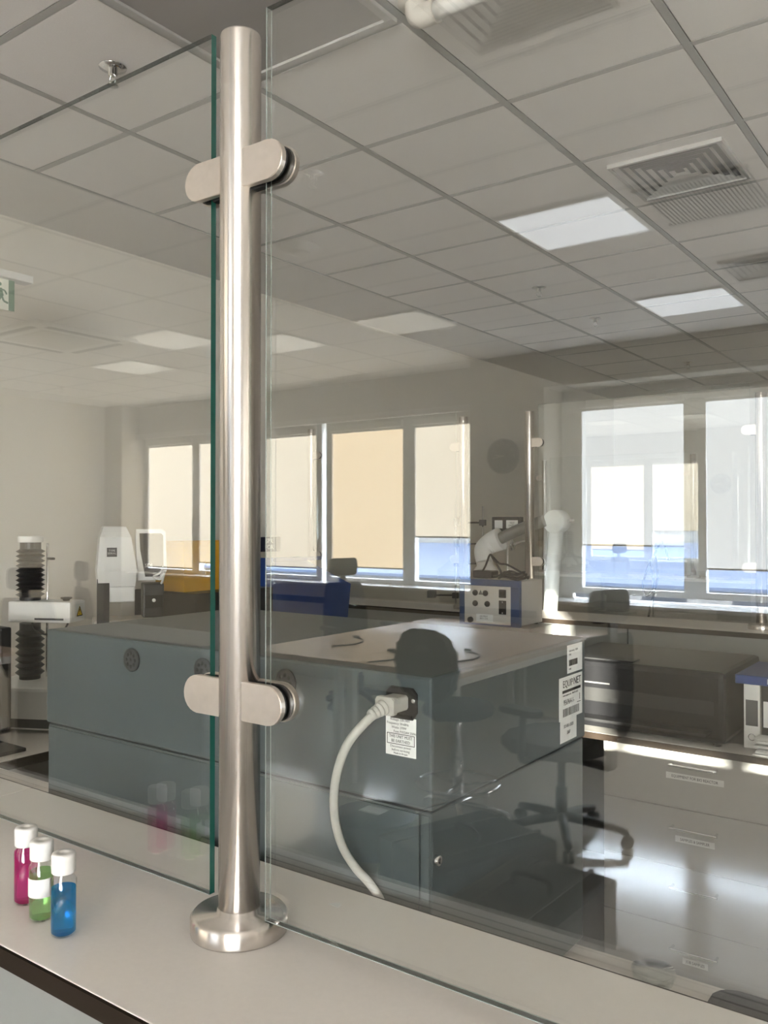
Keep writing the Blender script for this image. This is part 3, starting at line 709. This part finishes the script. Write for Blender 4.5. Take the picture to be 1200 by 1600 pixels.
MB().prism([(-.012, -.010), (.012, -.010), (0, .013)], .0006, T((-.047, -.0061, .157)) @ FRONT).build('warning_triangle', GINK, fpn)
for z0, z1 in ((.138, .176), (.060, .125)):
    b = MB().box(.052, .090, -.010, -.0061, z0, z1, .002).build('switch_block', BLK, fpn)
    if z1 < .13:
        for z in (.067, .117): MB().cyl((.071, -.0101, z), (.071, -.0112, z), .004, 12).build('screw', CHROME, b)
    else: MB().box(.060, .082, -.0135, -.0101, z0 + .010, z1 - .008, .001).build('rocker', BLKG, b)
MB().lathe([(0, 0), (.014, 0), (.013, .012), (0, .012)], (-.100, -.0061, .026), 20, (0, -1, 0)).build('dial', BLK, fpn)
MB().box(-.070, .02, -.0066, -.0061, .020, .056).build('type_plate', WHTP, fpn)
text('lettering', 'OUTPUT\n24 V  5 A', .011, T((-.030, -.0068, .040)) @ FRONT, INK, fpn)
text('lettering', 'ON', .010, T((.071, -.0125, .182)) @ FRONT, WHTP, bi)
MB().cyl((.137, -.0121, .018), (.137, -.018, .018), .008, 16).build('knob', NAVY, bi)
for x in (-.13, .13):
    for y in (.03, .22): MB().cyl((x, y, 0), (x, y, .0081), .01, 12).build('foot', RUB, bi)
# black cable coil on top of it
co = thing('cable_coil', 'tangled coil of black cable lying on top of the instrument', 'cable', (-2.00, 3.70, FZ + .4335))
cm = MB()
for k in range(3):
    cm.tube([((.075 - .012 * k) * math.cos(2 * PI * i / 12) + .07, (.05) * math.sin(2 * PI * i / 12), .006 + .011 * k + .006 * math.sin(i * 1.7)) for i in range(13)], .0055, 8, 3)
cm.tube([(-.12, .0, .012), (-.02, -.02, .010), (.03, -.05, .03), (-.01, -.05, .09), (-.03, -.05, .115), (-.06, -.04, .06), (-.1, -.02, .015)], .005, 8, 4)
cm.tube([(-.02, -.05, .11), (.02, -.05, .075), (.06, -.05, .07), (.11, -.04, .045), (.14, -.01, .02)], .005, 8, 4)
cm.build('cable', BLK, co)
MB().box(-.135, -.03, -.035, .035, 0, .036, .006).build('connector', BLK, co)
# articulated extraction arm
ea = thing('extraction_arm', 'white jointed extraction arm reaching over the instrument', 'extraction arm', (-2.15, 4.55, FZ))
Lz = Vector(ea.location)
MB().lathe([(0, 0), (.06, 0), (.06, .015), (.038, .02), (.038, .03)], seg=28).build('base', WHT, ea)
MB().tube([(-2.15, 4.55, FZ + .02), (-2.13, 4.55, 1.25), (-2.10, 4.55, 1.56)], .040, 20, 4).build('column', WHT, ea, -Lz)
MB().lathe([(0, 0), (.06, 0), (.066, .006), (.066, .09), (.06, .096), (0, .096)], (-2.10, 4.60, 1.60), 28, (0, -1, 0)).build('shoulder_joint', WHT, ea, -Lz)
for s in (-1, 1): MB().cyl((-2.10 + .066 * s, 4.55, 1.60), (-2.10 + .105 * s, 4.55, 1.605), .011, 12).build('friction_knob', CHROME, ea, -Lz)
MB().tube([(-2.15, 4.49, 1.605), (-2.30, 4.49, 1.555), (-2.44, 4.49, 1.495)], .034, 20, 4).build('grey_tube', mat('grey_tube', (.22, .215, .20), .4), ea, -Lz)
MB().tube([(-2.425, 4.49, 1.50), (-2.47, 4.485, 1.482), (-2.50, 4.47, 1.462), (-2.515, 4.44, 1.43), (-2.495, 4.42, 1.36)], lambda t: .068 - .020 * t, 20, 6).build('elbow', WHT, ea, -Lz)
MB().lathe([(.046, 0), (.048, .02), (.085, .06), (.082, .06), (.044, .02)], (-2.492, 4.42, 1.365), 28, (.1, -.05, -1)).build('nozzle', WHT, ea, -Lz)
# retort stands with clamps, small device
def retort(x, y, h, label, clamps):
    t = thing('retort_stand', label, 'stand', (x, y, FZ), R(20))
    MB().box(-.06, .06, -.09, .09, 0, .016, .004).build('base', BLK, t)
    MB().cyl((0, 0, .016), (0, 0, h), .006, 12).build('rod', CHROME, t)
    for z in clamps:
        c = MB().box(-.02, .02, -.02, .02, z - .018, z + .018, .004).build('clamp_boss', BLK, t)
        MB().cyl((-.02, 0, z), (-.12, -.03, z), .005, 10).build('clamp_arm', BLK, c); MB().box(-.17, -.12, -.055, -.005, z - .015, z + .03, .004).build('jaw', BLK, c)
    return t
retort(-2.62, 4.62, .80, 'retort stand with black clamps left of the extraction arm', (.45, .57, .70))
retort(-2.80, 4.60, .82, 'thin retort stand with a bare rod before the window', (.25,))
dv = thing('display_unit', 'small dark display unit with two white labels on a pole', 'display', (-2.52, 4.75, FZ))
MB().box(-.06, .06, -.05, .05, 0, .012, .003).build('base', BLK, dv); MB().cyl((0, 0, .012), (0, 0, .66), .008, 12).build('pole', CHROME, dv)
dc = MB().box(-.095, .095, -.025, .03, .645, .735, .005).build('case', BLK, dv)
for a, b in ((-.075, -.02), (.005, .085)): MB().box(a, b, -.0258, -.0251, .665, .715).build('white_label', WHTP, dc)
text('lettering', 'TEST\nUNIT 4', .016, T((.045, -.026, .69)) @ FRONT, INK, dc)
# wall tap
tp = thing('wall_tap', 'chrome swan-neck tap on the left wall behind the cable coil', 'tap', (-3.719, 7.08, 1.38)) if False else thing('wall_tap', 'chrome swan-neck tap on the left wall behind the cable coil', 'tap', (-3.719, 7.08, 1.385))
MB().lathe([(0, 0), (.055, 0), (.05, .02), (.02, .028), (0, .028)], (0, 0, 0), 24, (1, 0, 0)).build('wall_flange', CHROME, tp)
MB().tube([(.02, 0, 0), (.08, .06, .03), (.11, .12, .02), (.12, .16, -.06), (.12, .165, -.14)], .018, 14, 6).build('spout', CHROME, tp)
MB().lathe([(0, 0), (.024, 0), (.024, .05), (.017, .06), (0, .06)], (.12, .165, -.20), 16).build('nozzle', CHROME, tp)
# cables hanging by the dark mullion
hc = thing('hanging_cables', 'dark looped cables hanging down from a tall rod stand near right', 'cable', (-1.60, 4.70, FZ))
MB().box(-.05, .05, -.06, .06, 0, .014, .003).build('base', BLK, hc); MB().cyl((0, 0, .014), (0, 0, .62), .007, 12).build('rod', CHROME, hc)
hm = MB(); hm.tube([(.02, 0, .55), (-.02, -.02, .46), (-.05, -.02, .36), (-.03, -.02, .30), (.01, -.02, .36), (-.01, -.02, .5)], .006, 8); hm.tube([(.015, 0, .52), (.03, -.02, .40), (.0, -.02, .28), (-.03, -.03, .14), (-.09, -.04, .016)], .006, 8)
hm.tube([(.02, 0, .56), (.06, -.02, .60), (.09, -.02, .5)], .006, 8)
hm.build('cables', RUB, hc)

# ================================================================== CEILING FITTINGS
def sprinkler(x, y, label):
    t = thing('sprinkler', label, 'sprinkler', (x, y, 3.0), 0, None)
    MB().lathe([(0, 0), (.042, 0), (.042, -.0025), (.018, -.006), (.014, -.006), (.014, -.026), (0, -.026)], seg=28).build('escutcheon', CHROME, t)
    f = MB()
    for s in (-1, 1): f.tube([(s * .006, 0, -.024), (s * .015, 0, -.036), (s * .012, 0, -.050), (0, 0, -.058)], .003, 8, 4)
    f.build('frame', CHROME, t)
    MB().lathe([(0, -.056), (.017, -.056), (.018, -.058), (0, -.060)], seg=20).build('deflector', CHROME, t)
    return t
for x, y, lb_ in ((-2.237, 1.652, 'chrome ceiling sprinkler at top left above the glass edge'), (-2.289, 4.717, 'ceiling sprinkler below the lit-looking panel, nearer of the right pair'), (-2.323, 5.659, 'ceiling sprinkler farther of the right pair'), (-2.31, 7.712, 'small far ceiling sprinkler above the right window'), (-2.27, mv(2.63), 'sprinkler behind the camera, faintly mirrored beside the upper clamp'), (-8.0, mv(5.3), 'sprinkler behind the camera, mirrored far left above the pale wall')):
    sprinkler(x, y, lb_)
sd = thing('smoke_detector', 'round white smoke detector mirrored in the right glass', 'detector', (-2.93, mv(3.3), 2.9995))
MB().lathe([(0, 0), (.10, 0), (.10, -.012), (.075, -.03), (0, -.03)], seg=36).build('housing', WHT, sd); MB().lathe([(.05, -.0301), (.055, -.036), (.03, -.04), (0, -.04)], seg=28).build('sensor', PANEL, sd)
def diffuser(x, y, label, n=6, half=.205, m=TBAR):
    t = thing('air_diffuser', label, 'diffuser', (x + .3, y + .3, 3.0))
    MB().box(-.286, .286, -.286, .286, .0, .014, .002).build('tile_plate', TILE, t)
    def ringf(h, zo, zi, wd):
        o = MB()
        o.loft([[(-h, -h, zo), (h, -h, zo), (h, h, zo), (-h, h, zo)], [(-h + wd, -h + wd, zi), (h - wd, -h + wd, zi), (h - wd, h - wd, zi), (-h + wd, h - wd, zi)]], False)
        bmesh.ops.delete(o.bm, geom=[f for f in o.bm.faces if abs(f.normal.z) > .999 or len({round(v.co.z, 4) for v in f.verts}) == 1], context='FACES')
        return o.build('louvre', m, t)
    MB().box(-half, half, -half, half, -.003, -.0001).build('dark_throat', INK, t)
    for k in range(n):
        h = half * (1 - k / n); ringf(h, -.0095, -.0030, half / n * .50)
    e = MB()
    for a in ((-half - .012, half + .012, -half - .012, -half), (-half - .012, half + .012, half, half + .012), (-half - .012, -half, -half, half), (half, half + .012, -half, half)): e.box(a[0], a[1], a[2], a[3], -.016, -.0002)
    e.build('rim', m, t)
    return t
diffuser(DIFF[0], DIFF[1], 'square four-way air diffuser in the ceiling at upper right')
for (x, y), lb_ in zip(DIFB, ('square air diffuser mirrored at the right frame edge', 'square air diffuser mirrored beside the white ceiling tube')): diffuser(x, y, lb_)
for x, y in GRILB:
    t = thing('return_grille', 'slatted return air grille mirrored under the upper right diffuser', 'grille', (x + .3, y + .3, 3.0))
    MB().box(-.286, .286, -.286, .286, 0, .014).build('tile_plate', TILE, t)
    MB().box(-.22, .22, -.24, .24, -.002, -.0001).build('dark_throat', INK, t)
    sl = None
    for k in range(26):
        if sl is None: s_ = MB().box(-.004, .004, -.24, .24, -.010, -.0021).build('slat', TBAR, t); sl = s_.data
        else: s_ = bpy.data.objects.new('slat', sl); COL.objects.link(s_); s_.parent = t
        s_.location = (-.2125 + .017 * k, 0, 0)
    for a in ((-.235, .235, -.255, -.241), (-.235, .235, .241, .255)): MB().box(a[0], a[1], a[2], a[3], -.012, -.0002).build('rim', TBAR, t)
LT = ('lit square ceiling panel mirrored beside the slatted grille', 'lit ceiling panel mirrored above the pale right window', 'dim ceiling panel mirrored above the orange blind', 'dim ceiling panel mirrored left of the post beside the cassette unit', 'dim ceiling panel mirrored farthest left, above the pale column', 'dim ceiling panel mirrored just right of the big post')
for li, ((x, y), lb_) in enumerate(zip(LIT, LT)):
    t = thing('ceiling_light', lb_, 'ceiling light', (x + .3, y + .3, 3.0))
    f = MB()
    for a in ((-.288, .288, -.288, -.266), (-.288, .288, .266, .288), (-.288, -.266, -.266, .266), (.266, .288, -.266, .266)): f.box(a[0], a[1], a[2], a[3], -.006, .012)
    f.build('frame', WHT, t); MB().box(-.266, .266, -.266, .266, -.002, .006).build('diffuser', LEDM if li < 2 else LEDF, t)
t = thing('ceiling_light', 'unlit grey ceiling panel in a double frame at the top edge', 'ceiling light', (UNLIT[0] + .3, UNLIT[1] + .3, 3.0))
f = MB()
for a in ((-.288, .288, -.288, -.262), (-.288, .288, .262, .288), (-.288, -.262, -.262, .262), (.262, .288, -.262, .262)): f.box(a[0], a[1], a[2], a[3], -.012, .012, .002)
f.build('frame', TBAR, t); MB().box(-.262, .262, -.262, .262, -.004, .006).build('diffuser', LEDO, t)
for x, y in CASS:
    t = thing('cassette_unit', 'square ceiling air-conditioning cassette mirrored at far left', 'air conditioner', (x + .3, y + .3, 3.0))
    MB().box(-.43, .43, -.43, .43, -.03, -.0005, .01).build('fascia', WHT, t)
    for a in ((-.30, .30, -.39, -.34), (-.30, .30, .34, .39), (-.39, -.34, -.30, .30), (.34, .39, -.30, .30)): MB().box(a[0], a[1], a[2], a[3], -.034, -.0301).build('air_slot', BLK, t)
    MB().box(-.26, .26, -.26, .26, -.033, -.0301).build('intake_grille', PANEL, t)
tb = thing('ceiling_tube', 'white tube with a grey elbow fixed to the ceiling at top', 'tube', (-1.25, 1.925, 2.999))
MB().tube([(.02, 0, -.045), (.25, 0, -.045), (.60, 0, -.045)], .024, 20, 3).build('tube', WHT, tb)
MB().tube([(-.045, 0, 0), (-.043, 0, -.030), (-.028, 0, -.043), (.021, 0, -.045)], .030, 20, 6).build('elbow', PANEL, tb)
MB().lathe([(0, 0), (.05, 0), (.05, -.006), (0, -.006)], (-.045, 0, 0), 24).build('ceiling_plate', PANEL, tb)

# ================================================================== BEHIND THE CAMERA (seen in the glass)
# desks against the pier
def desk(x0, x1, y0, y1, label):
    t = thing('desk', label, 'desk', ((x0 + x1) / 2, (y0 + y1) / 2, 0)); L = Vector(t.location)
    MB().box(x0, x1, y0, y1, .722, .75, .002).build('desk_top', WOOD, t, -L)
    for x in (x0 + .05, x1 - .05):
        for y in (y0 + .05, y1 - .05): MB().box(x - .025, x + .025, y - .025, y + .025, 0, .722).build('leg', PANEL, t, -L)
    for x in (x0 + .05, x1 - .05): MB().box(x - .015, x + .015, y0 + .076, y1 - .076, .67, .7219).build('rail', PANEL, t, -L)
    return t
desk(-3.335, -2.50, mv(6.50), mv(4.13), 'right half of the pale wooden desk pair mirrored in the glass')
desk(-4.15, -3.338, mv(6.50), mv(4.13), 'left half of the pale wooden desk pair mirrored in the glass')
desk(-7.2, -5.30, mv(3.25), mv(2.5), 'pale desk mirrored at the far left edge, before the chairs')
cu = thing('cupboard', 'added plain grey cupboard mirrored in the machine front at left', 'cupboard', (-3.95, mv(3.05), 0))  # added to cover the chair bases and leave an even grey reflection
MB().box(-.80, .80, -.2, .2, .05, 1.0, .003).build('carcass', CABG, cu)
MB().box(-.79, .79, -.19, .19, 0, .0501).build('plinth', BLK, cu)
for x in (-.4, .4): MB().box(x - .395, x + .395, -.219, -.2001, .06, .99, .002).build('door', CABG, cu)
for k, (x, y) in enumerate(((-3.3, 4.6), (-3.9, 5.0), (-2.9, 4.9))):
    t = thing('desk_cable', ('grey cable curving over the middle of the mirrored desks', 'grey cable lying over the left mirrored desk', 'short cable lying on the right mirrored desk')[k], 'cable', (x, mv(y), .752))
    MB().tube([(0, 0, .004), (.15, .10, .004), (.22, .28, .004), (.16, .45, .004)], .005, 8).build('cable', RUB, t); MB().box(-.02, .02, -.03, .0, 0, .016, .003).build('connector', BLK, t)
# office chairs
def make_chair(label):
    t = thing('office_chair', label, 'chair', (0, 0, 0), 0)
    s = MB(); s.prism(rr(.50, .48, .14, 6), .07, T((0, .02, .45)), .02); s.build('seat', DKF, t)
    b = MB(); rg = []
    for z, wd, y, th in ((.53, .40, -.235, .03), (.58, .44, -.245, .045), (.75, .45, -.255, .05), (.95, .40, -.275, .045), (1.03, .37, -.285, .035), (1.055, .33, -.29, .02)):
        rg.append([(x, yy + y, z) for x, yy in rr(wd, th, min(.012, th * .4), 3)])
    b.loft(rg); b.build('backrest', DKF, t)
    MB().box(-.03, .03, -.318, -.302, 1.02, 1.16).build('headrest_bar', BLK, t)
    h = MB(); rg = []
    for z, wd, th in ((1.115, .22, .03), (1.13, .27, .055), (1.20, .285, .06), (1.255, .275, .05), (1.27, .24, .025)):
        rg.append([(x, yy - .29, z) for x, yy in rr(wd, th, min(.02, th * .4), 3)])
    h.loft(rg); h.build('headrest', DKF, t)
    MB().box(-.03, .03, -.30, .05, .405, .43).build('seat_bracket', BLK, t)
    MB().box(-.025, .025, -.318, -.285, .42, .75, .005).build('back_bracket', BLK, t)
    for s in (-1, 1):
        a = MB(); a.tube([(s * .22, .0, .435), (s * .30, .0, .45), (s * .315, -.01, .56), (s * .31, -.02, .67)], .018, 10, 5); a.build('arm_post', BLK, t)
        p = MB(); p.prism(rr(.085, .25, .035, 5), .03, T((s * .31, .0, .67)), .008); p.build('armrest', BLK, t)
    MB().cyl((0, 0, .11), (0, 0, .26), .03, 18).cyl((0, 0, .26), (0, 0, .405), .02, 18).build('gas_column', BLK, t)
    for k in range(5):
        a = R(90 + 72 * k + 10); c, s_ = math.cos(a), math.sin(a)
        lg = MB(); lg.tube([(.02 * c, .02 * s_, .115), (.18 * c, .18 * s_, .10), (.325 * c, .325 * s_, .075)], lambda q: .026 - .008 * q, 10, 4); lo = lg.build('base_leg', BLK, t)
        w_ = MB(); w_.cyl((.325 * c, .325 * s_, .05), (.325 * c, .325 * s_, .08), .008, 8)
        for e in (-1, 1): w_.cyl((.325 * c - s_ * (.006 * e), .325 * s_ + c * .006 * e, .029), (.325 * c - s_ * .024 * e, .325 * s_ + c * .024 * e, .029), .0285, 18)
        w_.build('caster', BLK, lo)
    return t
ch = make_chair('black office chair with headrest nearest the mirrored desks, at right'); ch.location = (-1.86, mv(4.08), 0); ch.rotation_euler = (0, 0, R(104))
dup(ch, (-4.62, mv(6.0), 0), R(-70), 'black office chair with headrest beyond the mirrored desks, before the window')
dup(ch, (-5.85, mv(3.75), 0), R(150), 'black office chair mirrored over the bellows at the left edge')
dup(ch, (-6.15, mv(4.6), 0), R(200), 'black office chair mirrored left of the white optical instrument')
# round-backed stool
sl = thing('lab_stool', 'round-backed black lab stool with chrome foot ring, mirrored right of centre', 'stool', (-2.42, mv(4.00), 0), R(198))
MB().lathe([(0, .56), (.16, .56), (.19, .575), (.195, .60), (.18, .625), (.10, .632), (0, .63)], seg=36).build('seat', DKF, sl)
MB().prism(rr(.50, .37, .182, 9), .045, T((0, -.20, .85)) @ FRONT, .012).build('backrest', DKF, sl)
MB().prism(rr(.10, .035, .01), .003, T((0, -.2469, .94)) @ FRONT).build('label', GINK, sl)
MB().tube([(0, .0, .555), (0, -.14, .56), (0, -.195, .62), (0, -.195, .82)], .016, 10, 5).build('back_bracket', BLK, sl)
MB().cyl((0, 0, .08), (0, 0, .33), .028, 18).cyl((0, 0, .33), (0, 0, .56), .018, 18).build('gas_column', CHROME, sl)
rg = MB(); rg.tube([(.22 * math.cos(2 * PI * k / 24), .22 * math.sin(2 * PI * k / 24), .20) for k in range(25)], .011, 10, 2)
for k in range(3): rg.tube([(.028 * math.cos(R(120 * k)), .028 * math.sin(R(120 * k)), .19), (.22 * math.cos(R(120 * k)), .22 * math.sin(R(120 * k)), .20)], .008, 8, 2)
rg.build('foot_ring', CHROME, sl)
for k in range(5):
    a = R(72 * k); c, s_ = math.cos(a), math.sin(a)
    MB().tube([(.02 * c, .02 * s_, .09), (.16 * c, .16 * s_, .075), (.26 * c, .26 * s_, .05), (.285 * c, .285 * s_, .012)], lambda q: .02 - .006 * q, 10, 5).build('base_leg', CHROME, sl)
# clock on the pier
ck = thing('wall_clock', 'round grey wall clock on the pier between the mirrored windows', 'clock', (-3.505, YP + .001, 2.155))
MB().lathe([(0, 0), (.150, 0), (.150, .032), (.135, .036), (.131, .022), (0, .022)], (0, 0, 0), 48, (0, 1, 0)).build('case', mat('clock_grey', (.07, .07, .065), .6), ck)
for k in range(12):
    a = R(30 * k); text('numeral', str(k or 12), .034, T((-.105 * math.sin(a), .0225, .105 * math.cos(a))) @ BACK, PANEL, ck)
for a, ln, wd in ((R(82), .075, .010), (R(100), .10, .007)):
    MB().box(-wd / 2, wd / 2, 0, .002, -.015, ln).build('hand', PANEL, ck, (0, .026, 0)).rotation_euler = (0, -a, 0)
# black cases on the floor
def case(label, loc, rz, sx, sy, sz, tilt=0):
    t = thing('equipment_case', label, 'case', loc, rz)
    a = MB(); a.box(-sx / 2, sx / 2, -sy / 2, sy / 2, 0, sz, .03); a.build('shell', BLK, t)
    for x in (-sx * .25, sx * .25): MB().box(x - .008, x + .008, -sy / 2 - .004, sy / 2 + .004, sz * .2, sz + .004, .002).build('trim_band', GINK, t)
    MB().tube([(-.07, 0, sz), (-.06, 0, sz + .04), (.06, 0, sz + .04), (.07, 0, sz)], .010, 8, 5).build('handle', RUB, t)
    return t
case('black ribbed equipment case on the floor left of the chair base', (-1.95, mv(3.30), 0), R(20), .50, .62, .22)
case('dark rounded equipment case on the floor, lowest in the mirror', (-1.36, mv(2.74), 0), R(2), .40, .55, .33)
wbn = thing('waste_bin', 'low round black bin with a sheet of paper on its lid', 'bin', (-2.52, mv(3.38), 0))
MB().lathe([(0, 0), (.15, 0), (.19, .16), (.20, .17), (.20, .185), (0, .20)], seg=36).build('body', BLK, wbn)
MB().box(-.06, .06, -.04, .04, .199, .202).build('paper_sheet', WHTP, wbn)
